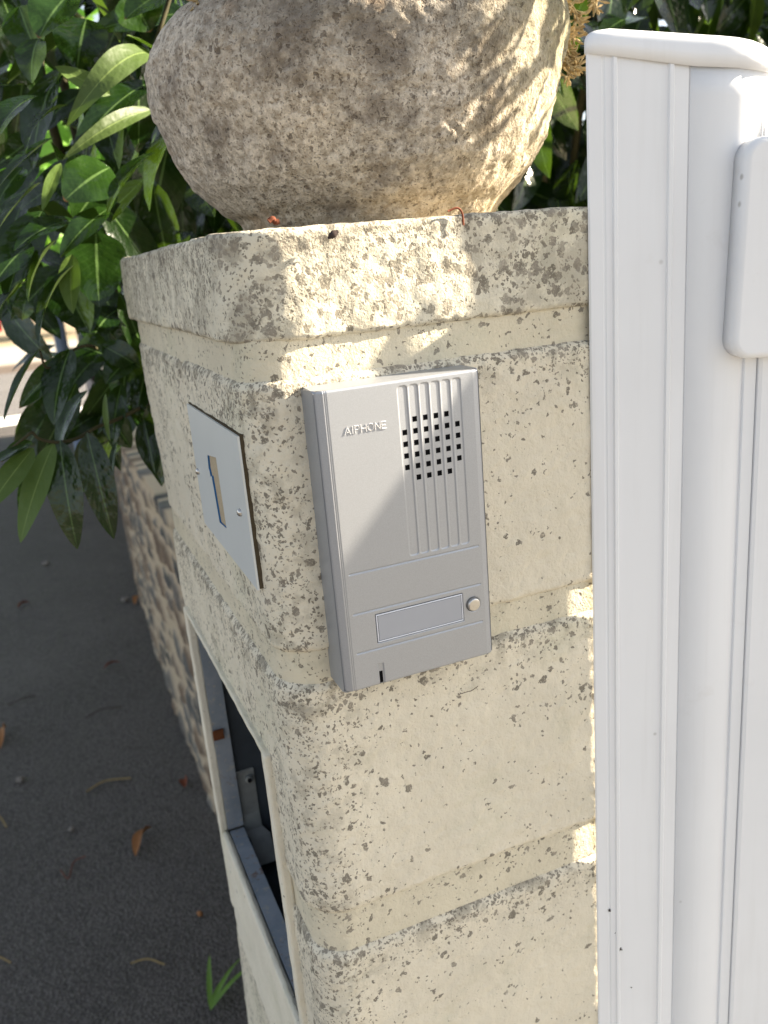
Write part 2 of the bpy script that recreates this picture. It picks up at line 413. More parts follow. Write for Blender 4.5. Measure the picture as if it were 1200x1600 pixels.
# core / mortar
def core():
    V, F = [], []
    bm = bmesh.new()
    i = .0055
    def slab(y0, y1, z0, z1, x0=i, x1=.39):
        add_box(bm, x0, x1, y0, y1, z0, z1)
    return bm
def ring_mesh(z0, z1, ins, hole=None, y1=.42, seedz=0):
    return course(z0, z1, x0=ins, x1=.40-ins, y0=ins, y1=y1-ins, r=.024, rz=.001, dep=.004, fine=.0028, amp=.5, hole=hole, warp=backwarp, grime=.22, chip=0)
jt = [(-.0625, -.0355), (-.2415, -.2175), (-.4375, -.4055)]
for a, b in jt: link('mortar_joint', ring_mesh(a, b, .0031, HOLE if a < -.3 else None), mMortar, pillar)
link('mortar_joint', ring_mesh(-.722, -.7, .0038), mMortar, pillar)
# cap
def capwarp(p):
    return Vector((p.x-.002, p.y+.028*ss(.30, .42, p.y), p.z + .0015*nz(p, 9, 4)))
link('capstone', course(-.0385, .0185, r=.036, rz=.0034, dep=.10, warp=capwarp, grime=.8, chip=1.1), mCap, pillar)
# first course: corner block and a second block behind it
def w1(p): return backwarp(p)
link('block', course(-.2195, -.0585, y1=.1935, warp=None, rz=.0060), mBlock, pillar)
link('block', course(-.2195, -.0585, y0=.1985, y1=.42, x0=.0012, r=.014, warp=backwarp, rz=.0060), mBlock, pillar)
link('block', course(-.4075, -.2385, hole=HOLE, warp=backwarp, rz=.0070), mBlock, pillar)
link('block', course(-.703, -.4355, hole=HOLE, warp=backwarp, rz=.0080, fine=.0024), mBlock, pillar)
link('block', course(-1.2, -.716, x0=.0, warp=backwarp, rz=.012, fine=.006), mBlock, pillar)
box('joint_fill', (.0065, .3, .1925, .2035, -.2175, -.0605), mMortar, pillar)
# surround of the letterbox opening
def surround():
    bm = bmesh.new(); y0, y1, z0, z1 = HOLE; xo = -.0045
    add_box(bm, xo, .0035, y0-.010, y0+.001, z0+.0005, z1+.004, bev=.0018)           # near jamb
    add_box(bm, xo, .0035, y1-.001, y1+.012, z0-.10, z1+.004, bev=.0018)       # far jamb
    add_box(bm, xo+.001, .0035, y0+.0015, y1-.0015, z1-.002, z1+.003, bev=.001)
    add_box(bm, xo+.0004, .0035, y0-.012, y1-.0015, z0-.135, z0-.0005, bev=.003)   # deep band under the sill
    bmesh.ops.subdivide_edges(bm, edges=[e for e in bm.edges if e.calc_length() > .02], cuts=40, use_grid_fill=True)
    for v in bm.verts:
        v.co.x += nz(v.co, 60, 3)*.0006; v.co.y += nz(v.co, 50, 8)*.0006; v.co.z += nz(v.co, 50, 5)*.0006
    return bm_mesh(bm, False)
link('opening_surround', surround(), mSur, pillar)

# letterbox lining
lb = thing('letterbox_niche', 'empty grey steel letterbox recess let into the left face of the pillar', 'letterbox', (.02, .21, -.6))
y0, y1, z0, z1 = HOLE
box('frame', (.003, .0195, y1-.0042, y1-.0022, z0+.001, z1-.001), mSteel, lb)
box('sill', (.0042, .0192, y0+.004, y1-.0045, z0-.0035, z0-.0012), mSteel, lb)
box('frame', (.0035, .0185, y0+.0012, y0+.0030, z0+.001, z1-.003), mSteel, lb)
def cavity():
    bm = bmesh.new(); X0, X1, Y0, Y1, Z0, Z1 = .0200, .16, .062, .3575, -.615, -.300
    vs = [bm.verts.new((x, y, z)) for x in (X0, X1) for y in (Y0, Y1) for z in (Z0, Z1)]
    for f in ((4,6,7,5),(0,4,5,1),(2,3,7,6),(0,2,6,4),(1,5,7,3)): bm.faces.new([vs[i] for i in f])
    return bm_mesh(bm)
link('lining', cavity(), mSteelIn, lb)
def bracket():
    # bent strip bolted to the far end, foot turned towards the opening
    V = []; T = .0012
    prof = [(-.5105, .3815), (-.575, .3815), (-.585, .3795), (-.6135, .366), ]
    prof = [(-.508, .355), (-.560, .355), (-.578, .352), (-.586, .346), (-.605, .325)]
    bm = bmesh.new(); rows = []
    for k, (z, y) in enumerate(prof):
        a, b = (.0205, .0395) if k < 3 else (.0245, .046)
        rows.append([bm.verts.new(c) for c in ((a, y, z), (b, y, z), (b, y+T, z+T), (a, y+T, z+T))])
    for r0, r1 in zip(rows, rows[1:]):
        for i in range(4): bm.faces.new((r0[i], r0[(i+1) % 4], r1[(i+1) % 4], r1[i]))
    bm.faces.new(rows[0]); bm.faces.new(rows[-1][::-1])
    return bm_mesh(bm)
br = link('bracket', bracket(), mTabSteel, lb)
def disc(name, c, r, t, axis, mat, parent, n=24, dome=0):
    """short round piece, centre c, pointing along axis"""
    ax = Vector(axis).normalized(); a = ax.cross(Vector((.1, .2, 1))).normalized(); b = ax.cross(a); c = Vector(c)
    prof = [(1, 0), (1, t*.75), (.93, t)] + ([(.93*math.cos(q*PI/10), t+dome*math.sin(q*PI/10)) for q in range(1, 5)] if dome else [(.5, t)])
    V = []; F = []
    for rr, h in prof:
        for k in range(n): V.append(c+(a*math.cos(2*PI*k/n)+b*math.sin(2*PI*k/n))*r*rr+ax*h)
    for j in range(len(prof)-1):
        for k in range(n): F.append((j*n+k, j*n+(k+1) % n, (j+1)*n+(k+1) % n, (j+1)*n+k))
    V.append(c+ax*(t+dome)); m = len(V)-1; j = (len(prof)-1)*n
    for k in range(n): F.append((j+k, j+(k+1) % n, m))
    me = mesh(V, F, True); me.materials.clear(); o = link(name, me, mat, parent); return o
disc('bolt', (.0330, .3548, -.5175), .0042, .004, (0, -1, 0), mTabSteel, br)
disc('bolt_head', (.0330, .3508, -.5175), .0022, .002, (0, -1, 0), mBlack, br)
bm = bmesh.new(); add_box(bm, .0025, .0135, y1-.0075, y1-.0043, -.4585, -.4475, bev=.0008)
link('rusty_clip', bm_mesh(bm), mRust, lb)

# ------------------------------------------------------------------ house number plate
pl = thing('house_number_plate', 'satin metal plate with the number 1 cut out, screwed to the left pillar face', 'number plate', (-.002, .0955, -.181))
ONE = [(.1191, -.1186), (.1211, -.1262), (.1190, -.1312), (.1150, -.1304), (.1094, -.1615), (.0890, -.1580), (.0905, -.1128), (.1012, -.1120)]
ONE = [(.1191, -.1165), (.1213, -.1255), (.1185, -.1315), (.1148, -.1300), (.1100, -.1612), (.0888, -.1600), (.0905, -.1130)]
def numplate():
    xf, xb = -.0028, -.0015; out = [(.1712, -.0884), (.0205, -.0884), (.0205, -.1801), (.1712, -.1772)]
    bm = bmesh.new()
    def loop(pts, x): return [bm.verts.new((x, a, b)) for a, b in pts]
    of, ob, hf, hb = loop(out, xf), loop(out, xb), loop(ONE, xf), loop(ONE, xb)
    def edges(l): return [bm.edges.get((l[i], l[(i+1) % len(l)])) or bm.edges.new((l[i], l[(i+1) % len(l)])) for i in range(len(l))]
    bmesh.ops.triangle_fill(bm, edges=edges(of)+edges(hf), use_beauty=True)
    bmesh.ops.triangle_fill(bm, edges=edges(ob)+edges(hb), use_beauty=True)
    for l0, l1 in ((of, ob),): 
        for i in range(4): bm.faces.new((l0[i], l0[(i+1) % 4], l1[(i+1) % 4], l1[i]))
    return bm_mesh(bm)
link('plate', numplate(), mPlate, pl)
V = [(x, a, b) for x in (-.0027, -.0011) for a, b in ONE]; nO = len(ONE)
link('number_edge', mesh(V, [(i, (i+1) % nO, nO+(i+1) % nO, nO+i) for i in range(nO)], False), mBlue, pl)
V = [(-.00155, a, b) for a, b in ((.124, -.110), (.086, -.110), (.086, -.165), (.124, -.165))]
link('number_backing', mesh(V, [(0, 1, 2, 3)], False), flat('weathered_backing', (.40, .33, .23), .9, .1, 0, .35, 500), pl)
bm = bmesh.new(); add_box(bm, -.00145, .0022, .0203, .1706, -.1793, -.0876); link('gap_shadow', bm_mesh(bm), mPlateDark, pl)  # dark slab painting the shadow line in the gap behind the plate
disc('screw', (-.0028, .1633, -.1364), .0024, .0010, (-1, 0, 0), mChrome, pl, dome=.0012)
disc('screw', (-.0028, .0383, -.1365), .0024, .0010, (-1, 0, 0), mChrome, pl, dome=.0012)

# ------------------------------------------------------------------ intercom
IX, IZ, IW, IH, IY = .0307, -.2383, .0975, .1745, -.0205
ic = thing('intercom_station', 'silver door intercom with square speaker holes, blank name window and round button', 'intercom', (IX+IW/2, 0, IZ))
def pocket_depth(X, Z):
    """height (mm, negative = cut in) of the front at local millimetres"""
    H = np.zeros_like(X)
    w_, h_ = IW*1000, IH*1000
    # rounded outer edge
    r = 1.6
    dx = np.minimum(X, w_-X); dz = np.minimum(Z, h_-Z)
    ex = np.clip(r-dx, 0, r); ez = np.clip(r-dz, 0, r)
    e = np.minimum(np.sqrt(ex**2+ez**2), r); H -= (r-np.sqrt(np.maximum(r*r-e*e, 0)))
    # left trim: slightly lower strip beyond a double groove, gentle bevel on the right
    H -= np.clip((5.0-X)/4.2, 0, 1)*1.9
    H -= .55*np.exp(-((X-5.55)/.24)**2) + .35*np.exp(-((X-6.5)/.2)**2)
    H -= np.clip((X-93.2)/4.3, 0, 1)*1.1
    # long vertical channels over the speaker
    for k in range(6):
        a = 46.95+6.52*k; b = a+5.5; t, bo = 171.0, 74.5; rr = 1.5
        cx = np.clip(X, a+rr, b-rr); cz = np.clip(Z, bo+rr, t-rr); d = np.sqrt((X-cx)**2+(Z-cz)**2)-rr
        inside = np.clip(-d/.22+.5, 0, 1)
        tilt = .22+.30*np.clip((X-a)/5.5, 0, 1)
        H -= inside*tilt
    # three horizontal steps
    for zc in (71.4, 47.3, 23.1):
        m = (X > 9.3) & (X < 91.4); H -= m*(.60*np.exp(-((Z-zc)/.36)**2))
    # microphone slot recess
    m = np.clip((1.85-np.abs(X-23.2))/.2, 0, 1)*np.clip((13.6-Z)/.2, 0, 1); H -= m*.8
    # name window recess
    m = np.clip((28.2-np.abs(X-50.7))/.25, 0, 1)*np.clip((9.0-np.abs(Z-35.3))/.25, 0, 1); H -= m*1.0
    # well round the button
    d = np.sqrt((X-85.5)**2+(Z-35.6)**2); H -= .5*np.exp(-((d-4.3)/.45)**2)
    return H
HOLES = [(49.7+6.48*c, 152.1-6.56*r) for c in range(6) for r in range(6) if not (c in (0, 5) and r in (0, 5))]
def panel():
    w_, h_ = IW*1000, IH*1000; st = .34
    xs = list(np.arange(0, w_, st))+[w_]; zs = list(np.arange(0, h_, st))+[h_]
    def snap(arr, vals):
        arr = np.array(arr)
        for v in vals: arr[np.argmin(np.abs(arr-v))] = v
        return arr
    xs = snap(xs, [h[0]+s*1.45 for h in HOLES for s in (-1, 1)]+[22.1, 24.2]); zs = snap(zs, [h[1]+s*1.5 for h in HOLES for s in (-1, 1)]+[1.0, 8.4])
    X, Z = np.meshgrid(xs, zs); H = pocket_depth(X, Z)
    nx, nz_ = len(xs), len(zs)
    P = np.stack([IX+X/1000, IY-H/1000, IZ+Z/1000], -1).reshape(-1, 3)
    Xc = (xs[:-1]+xs[1:])/2; Zc = (zs[:-1]+zs[1:])/2; XX, ZZ = np.meshgrid(Xc, Zc); keep = np.ones_like(XX, bool)
    for hx, hz in HOLES: keep &= ~((np.abs(XX-hx) < 1.45) & (np.abs(ZZ-hz) < 1.5))
    keep &= ~((XX > 22.1) & (XX < 24.2) & (ZZ > 1.0) & (ZZ < 8.4))
    keep &= ~((np.abs(XX-50.7) < 27.2) & (np.abs(ZZ-35.3) < 8.0))
    idx = np.arange(nx*nz_).reshape(nz_, nx)
    F = np.stack([idx[:-1, :-1], idx[:-1, 1:], idx[1:, 1:], idx[1:, :-1]], -1)[keep]
    me = bpy.data.meshes.new('panel'); me.vertices.add(len(P)); me.vertices.foreach_set('co', P.ravel())
    me.loops.add(F.size); me.loops.foreach_set('vertex_index', F.ravel().astype(np.int32))
    me.polygons.add(len(F)); me.polygons.foreach_set('loop_start', np.arange(0, F.size, 4, dtype=np.int32)); me.polygons.foreach_set('loop_total', np.full(len(F), 4, np.int32))
    me.update(calc_edges=True); me.validate(); me.polygons.foreach_set('use_smooth', [True]*len(me.polygons)); return me
link('front_panel', panel(), mSilver, ic)
def casing():   # shell behind the panel: sides only, tiny draft
    bm = bmesh.new(); rows = []
    for y, g in ((IY+.0016, 0), (IY+.0045, .0001), (.003, .0004)):
        rows.append([bm.verts.new(c) for c in ((IX-g, y, IZ-g), (IX+IW+g, y, IZ-g), (IX+IW+g, y, IZ+IH+g), (IX-g, y, IZ+IH+g))])
    for r0, r1 in zip(rows, rows[1:]):
        for i in range(4): bm.faces.new((r0[i], r0[(i+1) % 4], r1[(i+1) % 4], r1[i]))
    bmesh.ops.bevel(bm, geom=[e for e in bm.edges if abs(e.verts[0].co.y-e.verts[1].co.y) > .001], offset=.0015, segments=3, affect='EDGES')
    return bm_mesh(bm, False)
link('casing', casing(), mSilver, ic)
box('speaker_backing', (IX+.044, IX+.087, IY+.0014, IY+.0020, IZ+.116, IZ+.156), mBlack, ic)
box('microphone_slot', (IX+.0215, IX+.0248, IY+.0016, IY+.0022, IZ+.0006, IZ+.0090), mBlack, ic)
box('name_window', (IX+.0239, IX+.0775, IY-.0001, IY+.0016, IZ+.0277, IZ+.0429), mGlassy, ic, bev=.0003)
def wrim():
    bm = bmesh.new(); a, b, c, d = IX+.0229, IX+.0785, IZ+.0267, IZ+.0439; t = .0009
    add_box(bm, a, b, IY-.0001, IY+.0012, c, c+t, bev=.0003); add_box(bm, a, b, IY-.0001, IY+.0012, d-t, d, bev=.0003)
    add_box(bm, a, a+t, IY-.00005, IY+.0012, c+t, d-t, bev=.0003); add_box(bm, b-t, b, IY-.00005, IY+.0012, c+t, d-t, bev=.0003)
    return bm_mesh(bm)
link('window_rim', wrim(), mLens, ic)
box('window_gap_shade', (IX+.02255, IX+.07885, IY+.0004, IY+.0013, IZ+.02635, IZ+.04425), mBlack, ic)  # black boxes stand in for the shade in the gap round the window
box('window_gap_shade', (IX+.0236, IX+.0778, IY+.0001, IY+.0013, IZ+.0274, IZ+.0432), mBlack, ic)
br_ = disc('button_ring', (IX+.0855, IY+.0009, IZ+.0356), .0047, .0009, (0, -1, 0), flat('dark_ring', (.10, .10, .10), .35), ic, 40)
bt = disc('call_button', (IX+.0855, IY+.0006, IZ+.0356), .0040, .0022, (0, -1, 0), mChrome, ic, 40, dome=.0004)
# raised maker's name
GL = {'A': [[(0, 0), (.5, 1), (1, 0)], [(.45, .28), (.8, .28)]], 'I': [[(.5, 0), (.5, 1)]], 'P': [[(0, 0), (0, 1), (.7, 1), (.95, .86), (.95, .62), (.7, .46), (0, .46)]],
      'H': [[(0, 0), (0, 1)], [(1, 0), (1, 1)], [(0, .5), (1, .5)]], 'O': [[(.5+.5*math.cos(2*PI*q/16), .5+.5*math.sin(2*PI*q/16)) for q in range(17)]],
      'N': [[(0, 0), (0, 1), (1, 0), (1, 1)]], 'E': [[(1, 0), (0, 0), (0, 1), (1, 1)], [(0, .5), (.85, .5)]]}
bm = bmesh.new(); cx = 14.9
for ch, wd in (('A', 3.2), ('I', .9), ('P', 2.5), ('H', 2.9), ('O', 3.4), ('N', 2.9), ('E', 2.3)):
    for st in GL[ch]:
        for (a, b), (c_, d_) in zip(st, st[1:]):
            p = Vector((cx+a*wd, b*3.7+149.8)); q_ = Vector((cx+c_*wd, d_*3.7+149.8)); t = (q_-p).normalized(); nn = Vector((-t.y, t.x)); p -= t*.22; q_ += t*.22
            top = [p+nn*.16, p-nn*.16, q_-nn*.16, q_+nn*.16]; bot = [p+nn*.36, p-nn*.36, q_-nn*.36, q_+nn*.36]
            vt = [bm.verts.new((IX+v.x/1000, IY-.00040, IZ+v.y/1000)) for v in top]; vb = [bm.verts.new((IX+v.x/1000, IY+.0001, IZ+v.y/1000)) for v in bot]
            bm.faces.new(vt)
            for k_ in range(4): bm.faces.new((vt[k_], vt[(k_+1) % 4], vb[(k_+1) % 4], vb[k_]))
    cx += wd+.95
link('raised_lettering', bm_mesh(bm), mEmb, ic)

# ------------------------------------------------------------------ gate post and gate leaf
post = thing('gate_post', 'white aluminium gate post with domed cap right of the pillar', 'gate post', (.27, .0, GZ))
ex = Vector((2.6, -1, 0)).normalized(); ny_ = Vector((-ex.y, ex.x, 0))   # ny_ points backwards
if ny_.y < 0: ny_ = -ny_
A0 = Vector((.2157, -.0017, 0))
def AP(t, back=0): return A0+ex*t+ny_*back
def prof_pts():
    P = [AP(.0012, .0016), AP(.0003, .0014), AP(.0002, .001), AP(.0012, 0)]
    P += [AP(.0085, -.0003), AP(.0092, .0002), AP(.0100, .0002), AP(.0107, -.0003)]
    P += [AP(.0143, -.0004), AP(.0150, -.0017), AP(.0168, -.0017), AP(.0176, -.0004)]
    P += [AP(.0462, -.0004), AP(.0470, -.0018), AP(.0492, -.0018), AP(.0500, -.0004)]
    P += [AP(.0580, -.0004), AP(.0582, .0006), AP(.0588, .0006), AP(.0590, -.0004)]
    P += [AP(.080, -.0004), AP(.084, -.0002), AP(.088, .0004), AP(.092, .0014), AP(.096, .0028), AP(.100, .0046), AP(.104, .0070), AP(.110, .0110), AP(.118, .0170), AP(.1185, .0180), AP(.1190, .0176), AP(.124, .0215)]
    return P
def extrude(pts, z0, z1, thick=None, nzr=1):
    V = []; F = []; n = len(pts)
    for j in range(nzr+1):
        for p in pts: V.append((p.x, p.y, z0+((z1(p) if callable(z1) else z1)-z0)*j/nzr))
    for j in range(nzr):
        for i in range(n-1): F.append((j*n+i, j*n+i+1, (j+1)*n+i+1, (j+1)*n+i))
    return V, F
def post_top(p):   # underside of the cap falls slightly to the right
    t = (p-A0).dot(ex); return .0985-.19*min(t, .06)-.10*max(0, t-.06)
pts = prof_pts(); V = []; F = []; n = len(pts)
NR = 80
for j in range(NR+1):
    for p in pts: V.append((p.x, p.y, GZ+(post_top(p)+.002-GZ)*j/NR))
for j in range(NR):
    for i in range(n-1): F.append((j*n+i, j*n+i+1, (j+1)*n+i+1, (j+1)*n+i))
pf = link('profile', mesh(V, F, False), mWhite, post)
sm = pf.modifiers.new('thickness', 'SOLIDIFY'); sm.thickness = .0012; sm.offset = -1
# round the soft parts only
for i, pg in enumerate(pf.data.polygons): pg.use_smooth = 19 <= i % (n-1) <= 27
pf.cycles.shadow_terminator_geometry_offset = 0.0
# cap: domed shell following the profile outline
def capmesh():
    out = [AP(.0260, .040), AP(.0005, .004), AP(-.0008, .0006), AP(.0008, -.0010)]
    out += [AP(t, -.0022) for t in (.004, .015, .03, .045, .06, .07, .078)] + [AP(.090, -.0008), AP(.098, .0018), AP(.106, .0060), AP(.115, .0125), AP(.124, .0195), AP(.150, .0395), AP(.165, .075), AP(.06, .085)]
    n = len(out); cen = AP(.075, .040); V = []; F = []
    levels = [(1, 0), (1, .40), (.995, .55), (.98, .70), (.955, .82), (.915, .91), (.85, .965), (.75, .99), (.6, 1), (.4, 1.01), (.2, 1.015)]
    for s, g in levels:
        for p in out:
            q = cen+(p-cen)*s; t = (q-A0).dot(ex); b = post_top(p); zt = .1112-.13*max(0, t-.015)-.004*ss(.09, .13, t)
            V.append((q.x, q.y, b+(zt-b)*g))
    for j in range(len(levels)-1):
        for i in range(n): F.append((j*n+i, j*n+(i+1) % n, (j+1)*n+(i+1) % n, (j+1)*n+i))
    V.append((cen.x, cen.y, .1050)); m = len(V)-1; j = (len(levels)-1)*n
    for i in range(n): F.append((j+i, j+(i+1) % n, m))
    F.append(tuple(range(n))[::-1])
    return mesh(V, F, True)
link('cap', capmesh(), mWhite, post)
bm = bmesh.new(); add_box(bm, .246, .272, -.0115, .0008, -.185, .05, bev=.001); link('sun_blocker', bm_mesh(bm), mWhite, post)  # unseen block added behind the post to keep sun off the upper wall
# hinge cover
def rounded_cover():
    ex2 = Vector((.955, -.295, 0)).normalized(); nb = Vector((-ex2.y, ex2.x, 0)); c0 = Vector((.2900, -.0455, 0))
    L, Zb, Zt, D, r = .16, -.0770, .0475, .020, .012
    bm = bmesh.new(); add_box(bm, 0, L, 0, D, Zb, Zt)
    es = [e for e in bm.edges if abs(e.verts[0].co.y-e.verts[1].co.y) > .001]
    bmesh.ops.bevel(bm, geom=es, offset=r, segments=8, affect='EDGES', profile=.5)
    es = [e for e in bm.edges if e.verts[0].co.y < 1e-5 and e.verts[1].co.y < 1e-5 and len([f for f in e.link_faces if abs(f.normal.y) < .5]) == 1]
    bmesh.ops.bevel(bm, geom=es, offset=.004, segments=5, affect='EDGES', profile=.5)
    for v in bm.verts:
        p = c0+ex2*(v.co.x+v.co.z*.035)+nb*v.co.y; z = v.co.z-v.co.x*.03; v.co = Vector((p.x, p.y, z))
    return bm_mesh(bm, False)
hc = link('hinge_cover', rounded_cover(), mWhite, None, (.30, -.045, -.07))
tag(hc, 'white plastic cover box with rounded corners fixed across post and gate', 'cover box')
for p in hc.data.polygons: p.use_smooth = True
md = hc.modifiers.new('wn', 'WEIGHTED_NORMAL'); md.weight = 80; md.keep_sharp = False
# gate leaf
gate = thing('gate_leaf', 'white aluminium gate leaf running off beyond the post and cover box', 'gate', (.7, -.18, GZ))
G0 = Vector((.3065, -.0350, 0))
def GP(t, b=0): return G0+ex*t+ny_*b
V, F = extrude([GP(.001, .006), GP(.0, .0015), GP(.0006, 0), GP(.0078, .0), GP(.0082, .002), GP(.0095, .002), GP(.0095, .006)], GZ+.05, .036)
link('stile', mesh(V, F, False), mWhite, gate)
def leaf_top(p):  # rise lies out of view, shaped to cast the diagonal shadow on the intercom
    return .036+.046*ss(.3125, .320, p.x)+.004*ss(.36, .8, p.x)
V, F = extrude([GP(.0083, .006), GP(.0085, .001), GP(.0088, -.0012)]+[GP(.0062+.0006*q, -.0020) for q in range(8, 20)]+[GP(.020+.005*q, -.0020) for q in range(9)]+[GP(.12, -.0020), GP(.1205, .0), GP(.1210, -.002), GP(.9, -.002), GP(.901, .012)], GZ+.05, leaf_top)
link('panel', mesh(V, F, False), mWhite, gate)

for u, v, sz in ((953, 1421, .0011), (969, 1482, .0014), (961, 1457, .0004), (986, 1542, .0006)):
    p = W(u, v, A0.y); dd = p-CAM; tt = ((A0-CAM).dot(ny_)+0)/dd.dot(ny_); p = CAM+dd*tt-ny_*.0006
    V, F = merge([tube_geo([p+Vector((random.uniform(-1, 1)*sz, 0, random.uniform(-1, 1)*sz)), p+Vector((random.uniform(-1, 1)*sz, 0, random.uniform(-1, 1)*sz))], sz*.45, 6) for q in range(4)])
    link('dirt_fleck', mesh(V, F), flat('dirt', (.06, .05, .045), .9, .1), post)
# ------------------------------------------------------------------ stone planter
LEV = [(.0185, -.100, .078), (.022, -.109, .0835), (.0330, -.1145, .0905), (.0400, -.1260, .0990), (.0593, -.1470, .1150), (.0750, -.1560, .1240), (.0902, -.1617, .1293), (.1109, -.1688, .1343), (.1372, -.1687, .1398), (.1515, -.1601, .1414), (.1652, -.1461, .1385), (.1781, -.1252, .1330), (.1871, -.1098, .1260), (.205, -.098, .115), (.225, -.095, .110), (.245, -.098, .112), (.255, -.100, .114)]
pot = thing('stone_planter', 'rough weathered stone planter bulging over the pillar capstone', 'planter', (.175, .2, .0185))
def potmesh():
    c = Vector((.175, .200)); n = Vector((c.x-CAM.x, c.y-CAM.y)).normalized(); lat = Vector((n.y, -n.x))
    NA, NZ = 420, 210; V = []; F = []
    zs = np.array([l[0] for l in LEV]); L = np.array([l[1] for l in LEV]); R = np.array([l[2] for l in LEV])
    zz = np.linspace(zs[0], zs[-1], NZ)
    # smooth interpolation
    k = np.ones(5)/5
    l_ = np.interp(zz, zs, L); r_ = np.interp(zz, zs, R)
    lp = np.convolve(np.pad(l_, 2, 'edge'), k, 'valid'); rp = np.convolve(np.pad(r_, 2, 'edge'), k, 'valid')
    for z, a, b in zip(zz, lp, rp):
        a *= .985; b *= .985; o = (a+b)/2; rad = (b-a)/2
        for i in range(NA):
            t = 2*PI*i/NA; u = math.cos(t)*rad+o; v = math.sin(t)*rad*.93
            p = Vector((c.x+lat.x*u+n.x*v, c.y+lat.y*u+n.y*v, z)); out = Vector((lat.x*math.cos(t)+n.x*math.sin(t), lat.y*math.cos(t)+n.y*math.sin(t), 0))
            d = nz(p, 14, 1)*.0040+nz(p, 45, 2)*.0020+nz(p, 110, 6)*.0013+nz(p, 260, 8)*.0009
            ed = min(1, (z-zz[0])/.01)
            V.append(p+out*d*(.4+.6*ed)+Vector((0, 0, nz(p, 60, 12)*.0012*ed)))
    for j in range(NZ-1):
        for i in range(NA): F.append((j*NA+i, j*NA+(i+1) % NA, (j+1)*NA+(i+1) % NA, (j+1)*NA+i))
    F.append(tuple(range(NA))[::-1])
    return mesh(V, F, True)
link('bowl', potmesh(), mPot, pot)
c = Vector((.18, .2, .24)); V = [c+Vector((.093*math.cos(2*PI*i/32), .088*math.sin(2*PI*i/32), 0)) for i in range(32)]
link('potting_soil', mesh(V, [tuple(range(32))], False), mSoil, pot)

# ------------------------------------------------------------------ leaves
def leaf_geo(base, tip, width, nrm, bend=.1, fold=.25, tone=0., shape=.8, twist=0., nl=10, nw=4, wav=.0):
    base = Vector(base); tip = Vector(tip); d = tip-base; L = d.length; d.normalize()
    nrm = Vector(nrm); nrm = (nrm-d*nrm.dot(d))
    if nrm.length < 1e-4: nrm = d.orthogonal()
    nrm.normalize(); side = d.cross(nrm)
    V = []; UV = []; F = []
    for j in range(nl+1):
        t = j/nl; wv = width*.5*(math.sin(PI*min(1, t**shape*1.0))**.72 if 0 < t < 1 else .03)
        if t < .06: wv = width*.03
        c = base+d*L*t+nrm*(bend*L*4*t*(1-t))
        tw = twist*t; s2 = side*math.cos(tw)+nrm*math.sin(tw); n2 = nrm*math.cos(tw)-side*math.sin(tw)
        for i in range(nw+1):
            u = i/nw*2-1
            h = fold*abs(u)*wv + wav*math.sin(t*13+u*2)*wv*abs(u)
            V.append(c+s2*u*wv+n2*h); UV.append((i/nw, t))
    for j in range(nl):
        for i in range(nw):
            a = j*(nw+1)+i; F.append((a, a+1, a+nw+2, a+nw+1))
    return V, F, UV, [tone]*len(V)
def leaves_mesh(items):
    V, F, UV, T = [], [], [], []
    for v, f, uv, t in items:
        o = len(V); V += v; F += [tuple(i+o for i in q) for q in f]; UV += uv; T += t
    me = mesh(V, F, True, {'tone': T}); l = me.uv_layers.new(name='uv'); idx = np.empty(len(me.loops), np.int32); me.loops.foreach_get('vertex_index', idx)
    l.data.foreach_set('uv', np.array(UV)[idx].ravel()); return me
TOCAM = Vector((-.3, -1, .15))
# measured leaves of the near side of the laurel: base(u,v), tip(u,v), y0, y1, width m, normal, bend, tone, back?
HL = []
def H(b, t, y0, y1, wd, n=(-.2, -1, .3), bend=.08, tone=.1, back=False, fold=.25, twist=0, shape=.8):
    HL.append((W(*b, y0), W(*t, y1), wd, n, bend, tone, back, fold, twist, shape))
H((292, 22), (140, 52), .47, .50, .040, (-.1, -.8, .6), .05, .35)
H((250, 84), (198, 55), .46, .44, .02, (-.2, -.5, .8), .02, .5, True)
H((238, 84), (104, 198), .46, .42, .026, (.55, -.6, .7), .26, .45, True, .15)
H((172, 148), (86, 104), .47, .47, .018, (-.1, -.9, .2), .02, .9, True)
H((236, 128), (110, 250), .50, .46, .030, (.3, -.5, .8), .10, .15)
H((238, 172), (98, 250), .48, .44, .017, (.4, -.8, .5), .14, .4, True)
H((205, 40), (216, 128), .52, .50, .024, (-.5, -.8, .2), .05, .3)
H((172, 262), (100, 314), .46, .44, .050, (-.3, -1, .2), .10, .55, False, .1)
H((168, 280), (116, 345), .50, .48, .045, (-.3, -1, .1), .05, .35)
H((242, 238), (168, 336), .46, .44, .024, (-.8, -.5, .5), .10, .2)
H((262, 232), (232, 376), .55, .52, .055, (-.2, -1, .1), .03, .0)
H((170, 326), (94, 402), .45, .43, .026, (-.2, -.8, .6), .08, .35)
H((120, 345), (22, 392), .46, .43, .028, (-.4, -.7, .7), .10, .15)
H((150, 362), (155, 480), .50, .46, .058, (-.15, -1, .05), .06, .32, False, .12)
H((112, 398), (114, 490), .45, .43, .022, (-.4, -.8, .0), .06, .8, True)
H((90, 374), (44, 472), .44, .42, .016, (-.9, -.3, .5), .08, .1, False, .5)
H((116, 414), (62, 545), .44, .41, .020, (-.9, -.4, .5), .10, .1, False, .5)
H((92, 420), (140, 520), .52, .48, .050, (-.3, -1, .2), .06, .05)
H((62, 545), (6, 660), .42, .39, .016, (-.9, -.3, .5), .03, .2, False, .5)
H((98, 560), (30, 638), .44, .42, .022, (-.3, -.9, .0), .05, .45)
H((110, 545), (84, 664), .44, .41, .032, (-.5, -.9, .3), .08, .18)
H((136, 610), (92, 712), .47, .44, .022, (-.8, -.6, .3), .12, .3)
